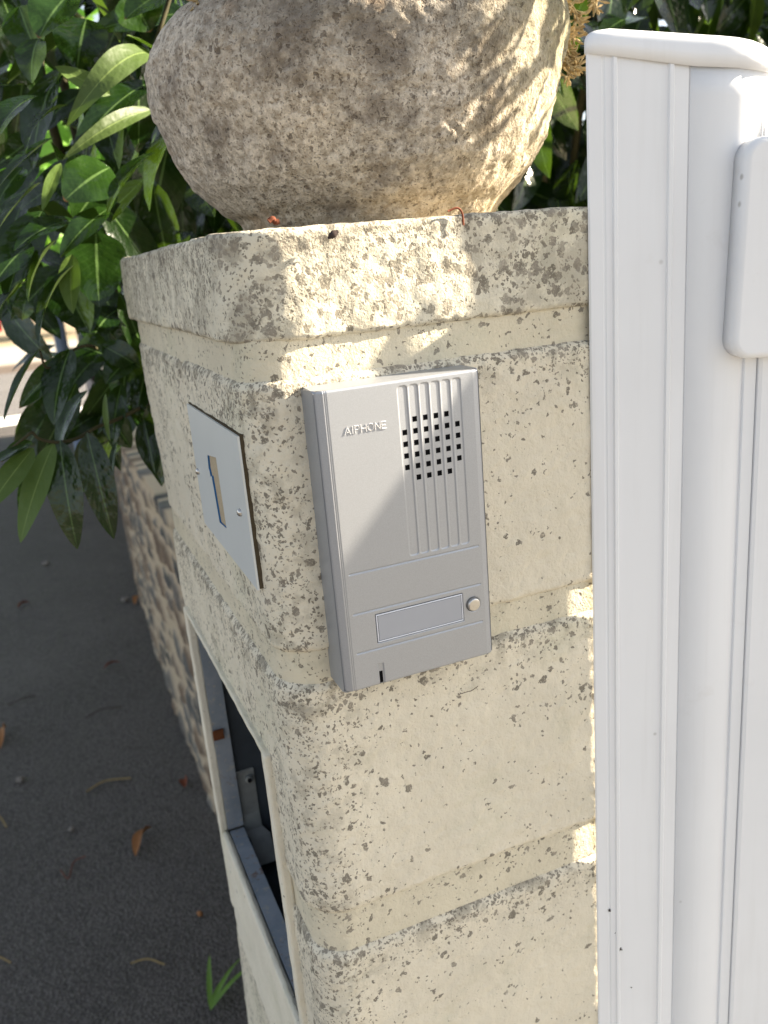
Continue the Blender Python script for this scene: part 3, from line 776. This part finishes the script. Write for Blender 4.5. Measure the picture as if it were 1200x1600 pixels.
H((40, 468), (34, 500), .5, .5, .02, (-.3, -1, 0), .05, .5)
H((60, 150), (-6, 218), .43, .40, .030, (-.6, -.7, .6), .10, .05)
H((105, 165), (40, 240), .45, .42, .018, (-.8, -.5, .5), .12, .15, False, .4)
H((84, 215), (-8, 300), .43, .40, .018, (-.7, -.5, .6), .04, .1, False, .4)
H((64, 285), (-8, 368), .43, .40, .020, (-.8, -.4, .6), .04, .1, False, .4)
H((36, 262), (-10, 330), .5, .47, .03, (-.5, -1, .4), .05, .4)
H((95, 255), (66, 330), .44, .42, .012, (-.4, -.9, 0), .04, .9, True)
H((66, 330), (10, 470), .48, .44, .04, (-.4, -.9, .2), .06, .25)
H((48, 380), (-10, 445), .45, .43, .03, (-.4, -.9, .4), .06, .3)
H((40, 440), (-8, 500), .45, .42, .018, (-.8, -.4, .6), .06, .1, False, .4)
H((135, 30), (120, 110), .50, .48, .05, (-.3, -1, .1), .06, .0)
H((30, 10), (60, 90), .48, .46, .04, (-.4, -1, .3), .05, .4)
H((60, 60), (50, 130), .44, .43, .03, (-.5, -.8, .4), .1, .05)
H((110, -10), (60, 60), .46, .44, .045, (-.3, -.8, .5), .06, .6)
H((200, -10), (235, 50), .46, .46, .05, (-.2, -.8, .5), .04, .7)
H((270, -20), (195, 30), .44, .44, .04, (-.2, -.7, .7), .04, .6)
H((205, 560), (165, 600), .48, .46, .03, (-.3, -.8, .6), .06, .2)
H((160, 540), (220, 575), .48, .47, .028, (-.3, -.8, .5), .08, .35)
H((120, 540), (175, 560), .5, .48, .035, (-.3, -.8, .6), .08, .2)
H((205, 520), (190, 640), .52, .5, .04, (-.3, -1, .1), .06, .05)
H((230, 570), (214, 650), .52, .5, .03, (-.3, -1, .3), .06, .0)
H((225, 655), (243, 742), .50, .48, .026, (-.2, -1, .1), .05, .0)
H((190, 600), (176, 700), .49, .47, .024, (-.5, -1, .1), .08, .25)
H((170, 640), (205, 700), .5, .49, .03, (-.4, -1, .1), .08, .3)
H((182, 690), (176, 775), .46, .45, .010, (-.8, -.6, .2), .04, .2, False, .5)
H((165, 615), (172, 690), .45, .44, .008, (-.7, -.6, .2), .04, .9, True)
# low hanging sprig
SP = []
def S(*a, **k):
    H(*a, **k); SP.append(HL.pop())
S((94, 688), (121, 858), .40, .38, .033, (-.35, -1, .25), .05, .12, shape=.78)
S((136, 676), (178, 842), .42, .40, .031, (-.15, -1, .25), .05, .02, shape=.78)
S((84, 692), (32, 848), .40, .37, .026, (-.5, -.8, .1), .05, .75, back=True, fold=.1)
S((52, 700), (-22, 800), .39, .36, .022, (-.3, -.8, .1), .05, .6, back=True, fold=.1)
S((50, 690), (2, 722), .40, .37, .014, (-.3, -.8, .5), .08, .5)
S((42, 695), (-30, 740), .38, .36, .012, (-.5, -.5, .6), .05, .3)
def mk(items):
    out = []
    for b, t, wd, n, bend, tone, back, fold, tw, shp in items:
        n = Vector(n)
        v, f, uv, tn = leaf_geo(b, t, wd, n, bend, fold, tone, shp, tw, 14, 6, .05)
        if back: f = [q[::-1] for q in f]
        out.append((v, f, uv, tn))
    return out
def shrub_leaves(boxr, n, L=(.08, .13), droop=.9, tone=(0, .35), seed=1, keep=None, nl=7, nw=2):
    R = random.Random(seed); out = []
    while len(out) < n:
        p = Vector([R.uniform(a, b) for a, b in boxr])
        if keep and not keep(p): continue
        d = Vector((R.uniform(-1, .7), R.uniform(-1, .5), -R.uniform(.2, 1.4)*droop)).normalized(); l = R.uniform(*L)
        nn = Vector((R.uniform(-.8, .4), R.uniform(-1, -.1), R.uniform(.0, 1)))
        out.append(leaf_geo(p, p+d*l, l*R.uniform(.30, .42), nn, R.uniform(-.02, .12), .25, R.uniform(*tone)**1.3 if tone[1] > 0 else 0, R.uniform(.75, .95), R.uniform(-.4, .4), nl, nw, .05))
    return out
hedge = thing('laurel_hedge', 'dark glossy laurel hedge crowding over the wall behind pillar and planter', 'hedge', (.4, .9, -.5))
items = mk(HL)
def keep(p):
    # ragged street side and underside
    return p.x > -.115+.03*nz(p, 9, 1)+.16*max(0, p.y-.7) and p.z > -.17+.10*ss(0, .25, p.x)+.05*nz(p, 8, 4)-.0*p.y and not (p.x > -.02 and p.y < .47)
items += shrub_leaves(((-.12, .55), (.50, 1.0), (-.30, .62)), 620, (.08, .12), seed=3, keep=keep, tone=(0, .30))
items += shrub_leaves(((.25, 2.2), (.52, 1.0), (-.30, .50)), 1300, (.10, .15), seed=5, tone=(0, .15), keep=lambda p: not (p.z < .24 and p.y < .78 and p.x < 1.0))  # lower leaf tone puts the hedge's inner shade into the colour
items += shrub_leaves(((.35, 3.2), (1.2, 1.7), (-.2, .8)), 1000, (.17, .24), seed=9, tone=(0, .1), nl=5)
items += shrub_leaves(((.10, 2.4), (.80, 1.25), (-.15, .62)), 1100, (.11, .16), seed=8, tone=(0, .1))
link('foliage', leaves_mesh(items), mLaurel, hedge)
sprig = link('hanging_sprig', leaves_mesh(mk(SP)), mLaurel, hedge)
stems = []
def stem(pts, r0, r1): 
    s = spline(pts, 8); n = len(s); stems.append(tube_geo(s, [r0+(r1-r0)*i/(n-1) for i in range(n)], 7))
stem([W(232, 630, .52), W(190, 652, .47), W(150, 668, .44), W(120, 685, .42), W(90, 691, .40), W(62, 686, .395), W(50, 676, .39), W(40, 683, .385), W(18, 700, .38)], .0022, .0011)
stem([W(250, 560, .60), W(200, 568, .54), W(160, 550, .5), W(140, 540, .47), W(112, 548, .45), W(75, 575, .43), W(62, 548, .42)], .0022, .001)
stem([W(262, 60, .56), W(250, 20, .5), W(262, -40, .5)], .0028, .0022)
stem([W(240, 92, .50), W(246, 60, .46), W(262, 8, .46), W(275, -40, .46)], .0022, .0022)
for q in range(14):
    x = random.uniform(.05, 1.1); y = random.uniform(.9, 1.2)
    stem([(x, y, -.5), (x+random.uniform(-.08, .08), y, -.1), (x+random.uniform(-.15, .15), y-.05, .25), (x+random.uniform(-.25, .25), y-.08, .6)], .011, .004)
V, F = merge(stems); link('branches', mesh(V, F), mBark, hedge)

# shrub added out of view, leaning right, to cast dappled shade on the planter
sh = thing('shade_shrub', 'added leafy shrub above the frame, there to shade the stone planter', 'shrub', (.18, .2, .24))
items = []
R = random.Random(11)
def keep2(p): return True
items += shrub_leaves(((.44, .86), (-.045, .20), (.26, .60)), 165, (.05, .085), seed=21, tone=(.1, .6))
items += shrub_leaves(((.10, .45), (.08, .32), (.33, .52)), 90, (.05, .085), seed=22, tone=(.1, .6))
link('foliage', leaves_mesh(items), mLaurel, sh)
stems = []
for q in range(7):
    stem([(.18, .2, .235), (.22+.02*q, .17, .36), (.32+.05*q, .12, .42+.01*q), (.50+.05*q, .08, .40+.02*q)], .004, .0018)
V, F = merge(stems); link('stems', mesh(V, F), mBark, sh)

# dried flower heads
def dried(name, label, paths, seed):
    R = random.Random(seed); parts = []
    for pts in paths:
        s = spline(pts, 8); parts.append(tube_geo(s, .0008, 5))
        for p in s[4:]:
            for k in range(5):
                d = Vector((R.uniform(-1, 1), R.uniform(-1, 1), R.uniform(-1, .6))).normalized(); l = R.uniform(.004, .009)
                parts.append(tube_geo([p, p+d*l*.5, p+d*l, p+d*(l+.0035)], [.0003, .0004, .0011, .0005], 5))
    V, F = merge(parts); o = link(name, mesh(V, F), mDryFl, None, paths[0][0]); return tag(o, label, 'dried flowers', 'dried flower stems')
dried('dried_flower_stem', 'straw coloured dried flower stem hanging right of the planter, left of the post cap', [[W(868, -30, .16), W(878, 30, .16), W(884, 75, .16), W(888, 120, .15)], [W(868, -20, .16), W(900, 20, .17), W(893, 60, .17)], [W(880, 60, .16), W(893, 92, .16), W(902, 105, .155)]], 1)
dried('dried_flower_stem', 'straw coloured dried flower stem at the top edge between planter and post', [[W(905, -60, .20), W(925, -20, .2), W(932, 12, .2)]], 2)
dried('dried_flower_stem', 'straw coloured dried flower stem at the upper left shoulder of the planter', [[W(335, -40, .16), W(322, -8, .16), W(312, 8, .16)]], 3)

# bright shrubs and trees further down the street
def far_shrub(name, label, c, rx, ry, rz, n, L, seed, trunk=None, tone=(.2, 1)):
    R = random.Random(seed); root = thing(name, label, 'tree', (c[0], c[1], GZ), 'bright green trees down the street'); items = []
    while len(items) < n:
        a = Vector((R.gauss(0, 1), R.gauss(0, 1), R.gauss(0, 1))).normalized()*R.uniform(.35, 1)**.5
        p = Vector((c[0]+a.x*rx, c[1]+a.y*ry, c[2]+a.z*rz))
        if nz(p, 2.2/max(rx, .3), seed) < -.22: continue
        d = Vector((R.uniform(-1, 1), R.uniform(-1, 1), R.uniform(-1.3, .3))).normalized(); l = R.uniform(*L)
        items.append(leaf_geo(p, p+d*l, l*R.uniform(.5, .8), (R.uniform(-1, 1), -1, R.uniform(0, 1)), .05, .2, R.uniform(*tone), .8, .3, 4, 2))
    link('crown', leaves_mesh(items), mBright, root)
    parts = [tube_geo(spline([(c[0], c[1], GZ), (c[0]+.03*rx, c[1], GZ+(c[2]-GZ)*.5), (c[0], c[1], c[2]+rz*.4)], 6), [.06*rx+.02]*7+[.03*rx+.01]*6, 8)]
    for k in range(7):
        e = Vector((c[0]+R.uniform(-.7, .7)*rx, c[1]+R.uniform(-.7, .7)*ry, c[2]+R.uniform(-.3, .7)*rz))
        parts.append(tube_geo([(c[0], c[1], c[2]-rz*.6), (Vector((c[0], c[1], c[2]))+e)/2, e], [.03*rx+.008, .02*rx+.005, .006], 6))
    V, F = merge(parts); link('trunk', mesh(V, F), mBark, root)
far_shrub('bright_tree', 'bright yellow green bush behind the laurel leaves at the upper left', (.55, 2.9, .55), .95, .8, .62, 1500, (.06, .11), 1)
far_shrub('bright_tree', 'sunlit green tree beyond the street, glimpsed left of the laurel', (-1.3, 21, 2.2), 2.6, 2.2, 2.6, 1600, (.25, .45), 2)
far_shrub('bright_tree', 'pale sunlit tree far down the street behind the bright bush', (2.4, 23, 2.4), 2.8, 2.2, 2.8, 1500, (.25, .45), 3)
far_shrub('bright_tree', 'sunlit round tree at the far left of the street', (-6.5, 22, 2.4), 3, 2.2, 2.8, 1500, (.25, .45), 4)
# red flowers
fl = []
R = random.Random(4)
for k in range(26):
    p = Vector((-.16+R.uniform(-.05, .06), 2.4+R.uniform(-.1, .1), .07+R.uniform(-.10, .09))); d = Vector((R.uniform(-1, 1), R.uniform(-1, 0), R.uniform(-1, 1))).normalized()
    fl.append(leaf_geo(p, p+d*.04, .035, (R.uniform(-1, 1), -1, .3), .1, .1, 0, .8, 0, 4, 2))
cv, cf = tube_geo([(-.16, 2.4, -.12), (-.15, 2.41, .0), (-.16, 2.4, .16)], .012, 8)
o = link('red_blossom', leaves_mesh(fl+[(cv, cf, [(0, 0)]*len(cv), [0]*len(cv))]), flat('red_petal', (.55, .02, .03), .6, .2), None, (-.16, 2.4, .0)); tag(o, 'blurred red blossom showing through the leaves at the left edge', 'flower')

# stone wall along the footpath
def wallmesh():
    R = random.Random(9); bm = None; V = []; F = []; C = []
    path = [(.108, .40), (.108, 1.2), (.125, 2.4), (.19, 3.6), (.30, 5.2), (.42, 6.8)]
    S = spline([(a, b, 0) for a, b in path], 60)
    NZ = 150; ztop = -.455
    for j in range(NZ+1):
        for i, p in enumerate(S):
            z = GZ-.01+(ztop-GZ)*j/NZ
            s = p.y; q = Vector((s*.8, z*1.5, 3.3)); q = q+Vector((nz((s, 0, z), 9, 1), nz((s, 0, z), 9, 7), 0))*.05
            ds, ps = noise.voronoi(q*10.5, distance_metric='DISTANCE'); e = ds[1]-ds[0]
            mort = ss(.32, .16, e); rnd = noise.cell(ps[0]*31.7)
            h = (1-mort)*(.005+.006*abs(rnd)) + nz((p.x, s, z), 60, 2)*.003
            V.append((p.x-h, p.y, z)); C.append((mort, abs(rnd)))
    n = len(S)
    for j in range(NZ):
        for i in range(n-1): F.append((j*n+i, j*n+i+1, (j+1)*n+i+1, (j+1)*n+i))
    # top and back
    o = len(V)
    for p in S: V.append((p.x+.28, p.y, ztop)); C.append((1, 0))
    for i in range(n-1): F.append((NZ*n+i, NZ*n+i+1, o+i+1, o+i))
    return mesh(V, F, True, {'mortar': [c[0] for c in C], 'rnd': [c[1] for c in C]})
k = MT('rubble_stone'); r_ = k.attr('rnd'); mo = k.attr('mortar'); f = k.noise(45, 5, .65); f2 = k.noise(10, 4)
c = k.mix(k.step(r_, .0, .55), (.055, .06, .062), (.17, .165, .15)); c = k.mix(k.math('MULTIPLY', k.step(r_, .5, .8), .8), c, (.20, .13, .08))
c = k.mix(k.step(f, .35, .7, 0, .6), c, (.045, .04, .038)); c = k.mix(mo, c, k.mix(f2, (.50, .40, .27), (.42, .34, .25)))
mRubble = k.out(c, .9, k.bump(f, .8, .004), .2)
o = link('stone_wall', wallmesh(), mRubble, None, (.11, .43, GZ)); tag(o, 'low rubble stone wall with sandy mortar running away beyond the pillar', 'wall')
# rendered grey wall piece further on, and a post
bm = bmesh.new(); add_box(bm, .33, .62, 3.9, 7.2, GZ, -.10, bev=.02); o = link('rendered_wall', bm_mesh(bm), flat('grey_render', (.30, .27, .26), .9, .1, 0, .3, 12, .004), None, (.4, 5, GZ)); tag(o, 'grey rendered wall end beyond the stone wall, half hidden by leaves', 'wall')
V, F = tube_geo([(.16, 6.2, GZ), (.16, 6.2, .2)], .045, 16)
o = link('street_post', mesh(V, F), flat('blue_grey_paint', (.16, .20, .27), .5), None, (.16, 6.2, GZ)); tag(o, 'slim blue grey post at the kerb seen between laurel leaves', 'post')

# ------------------------------------------------------------------ litter
mDry = flat('dry_orange_leaf', (.27, .125, .05), .7, .2, 0, .3, 150); mTwig = flat('dry_twig', (.25, .185, .09), .8, .2, 0, .3, 200); mTwigD = flat('dark_twig', (.06, .045, .04), .9, .1)
mRed = flat('rusty_red_scrap', (.15, .05, .028), .8, .1, 0, .3, 200); mPeb = flat('grey_pebble', (.20, .18, .16), .8, .2, 0, .2, 200); mGreen = leaf_mat('fresh_green_blade', (.045, .11, .012), (.10, .18, .03), .5, .3)
def dryleaf(label, x, y, l, wd, ang, mat=mDry, curl=.35, cat='dry leaf', name='dry_leaf', z=GZ+.004):
    d = Vector((math.cos(ang), math.sin(ang), .10)); b = Vector((x, y, z+.001)); g = leaf_geo(b-d*l/2, b+d*l/2, wd, (0, 0, 1), curl*.6, .9, .2, .8, .9, 12, 4)
    return tag(link(name, leaves_mesh([g]), mat, None, (x, y, GZ)), label, cat)
def twig(label, pts, r, mat=mTwig, name='twig', z=GZ+.004):
    V, F = tube_geo(spline([(a, b, z+r+c) for a, b, c in pts], 8), r, 6); return tag(link(name, mesh(V, F), mat, None, (pts[0][0], pts[0][1], z)), label, 'twig')
def pebble(label, x, y, r, mat=mPeb):
    bm = bmesh.new(); bmesh.ops.create_icosphere(bm, subdivisions=3, radius=r)
    for v in bm.verts: v.co *= 1+.5*nz(v.co/r, .9, x*50); v.co.z *= .7; v.co += Vector((x, y, GZ+r*.6))
    return tag(link('pebble', bm_mesh(bm, True), mat, None, (x, y, GZ)), label, 'pebble')
def G(u, v):
    w_ = ray(u, v); p = CAM+w_*(GZ/w_.z); return p.x, p.y
def tw(label, uv, r, mat=mTwig, lift=.004):
    pts = [G(*q) for q in uv]; return twig(label, [(a, b, lift*(i % 2)) for i, (a, b) in enumerate(pts)], r, mat)
x, y = G(225, 1318); dryleaf('curled orange brown dry leaf on the asphalt, largest one near the pillar', x, y, .085, .026, 1.0)
x, y = G(290, 1226); dryleaf('small crumpled reddish leaf on the asphalt close to the stone wall base', x, y, .035, .022, 1.3, mRed)
x, y = G(176, 1043); dryleaf('small rusty leaf scrap lying flat on the asphalt further up the footpath', x, y, .055, .014, .1, mRed)
x, y = G(6, 1155); dryleaf('brown leaf cut by the left picture edge, above the green twig', x, y, .10, .04, 1.4)
x, y = G(38, 948); dryleaf('tiny orange leaf scrap far up the asphalt at left', x, y, .05, .02, .3, mRed)
x, y = G(218, 940); dryleaf('orange leaf scrap lying at the foot of the stone wall', x, y, .07, .03, .9)
tw('straight straw coloured twig on the asphalt beside the stone wall', [(136, 1240), (165, 1226), (205, 1219)], .0024)
tw('pale bent twig on the asphalt at the bottom, left of the pillar', [(205, 1509), (232, 1505), (258, 1511)], .0018)
tw('fine forked dead twig in the middle of the asphalt', [(95, 1362), (108, 1378), (116, 1350), (135, 1343)], .0012, mRed)
tw('dark thin twig lying across the upper asphalt', [(135, 1124), (160, 1113), (192, 1107)], .0016, mTwigD)
tw('yellow green stalk cut by the left picture edge', [(-12, 1272), (3, 1284), (11, 1296)], .0022)
tw('dry stalk at the lower left picture edge', [(-14, 1495), (4, 1503), (18, 1508)], .0018)
tw('dark thin twig near the left edge of the asphalt', [(12, 1104), (36, 1096), (55, 1089)], .0016, mTwigD)
pebble('grey brown snail sized pebble on the asphalt near the left edge', *G(32, 1221), .010)
pebble('round pale pebble on the upper asphalt', *G(72, 883), .014)
pebble('small grey pebble in the middle of the asphalt', *G(112, 1298), .007)
pebble('tiny tan pebble on the lower asphalt near the pillar', *G(313, 1430), .006, mDry)
pebble('pale pebble by the foot of the stone wall', *G(196, 940), .013)
x, y = G(330, 1583)
gs = []
for a, l in ((1.35, .105), (.75, .10), (.38, .115), (.9, .06)):
    d = Vector((math.cos(a), math.sin(a), .18)); gs.append(leaf_geo((x, y, GZ+.006), Vector((x, y, GZ+.006))+d*l, .0095, (0, 0, 1), .12, .3, .5, .7, .3, 12, 2))
tag(link('green_sprig', leaves_mesh(gs), mGreen, None, (x, y, GZ)), 'fresh green bladed sprig dropped on the asphalt at the pillar foot', 'leaf sprig')
# on the pillar
def scrap(name, label, cat, uvs, yy, r, mat):
    V, F = tube_geo(spline([W(u, v, yy) for u, v in uvs], 8), r, 6); return tag(link(name, mesh(V, F), mat, None, W(*uvs[0], yy)), label, cat)
scrap('dead_twig', 'curled red brown twig on the capstone edge below the planter', 'twig', [(700, 330), (714, 325), (722, 333), (724, 352)], -.0022, .0006, mRed)
scrap('dead_leaf', 'tiny rust red leaf scrap on the capstone left of the twig', 'leaf scrap', [(420, 346), (426, 342), (430, 347), (436, 346)], -.0030, .0014, mRed)
V, F = merge([tube_geo([W(513, 372, -.004), W(517, 369, -.006), W(522, 365, -.006), W(527, 362, -.005)], [.0006, .0017, .0020, .0010], 8), tube_geo([W(517, 367, -.005), W(513, 362, -.006)], .0003, 4), tube_geo([W(522, 366, -.005), W(524, 373, -.004)], .0003, 4)])
tag(link('insect_husk', mesh(V, F), mTwigD, None, W(520, 368, -.004)), 'small dark insect husk stuck to the sunlit capstone', 'insect')
scrap('dead_twig', 'hair thin dark fibre on the pillar below the intercom', 'twig', [(717, 1085), (730, 1081), (737, 1079), (747, 1072)], -.0020, .00022, mTwigD)
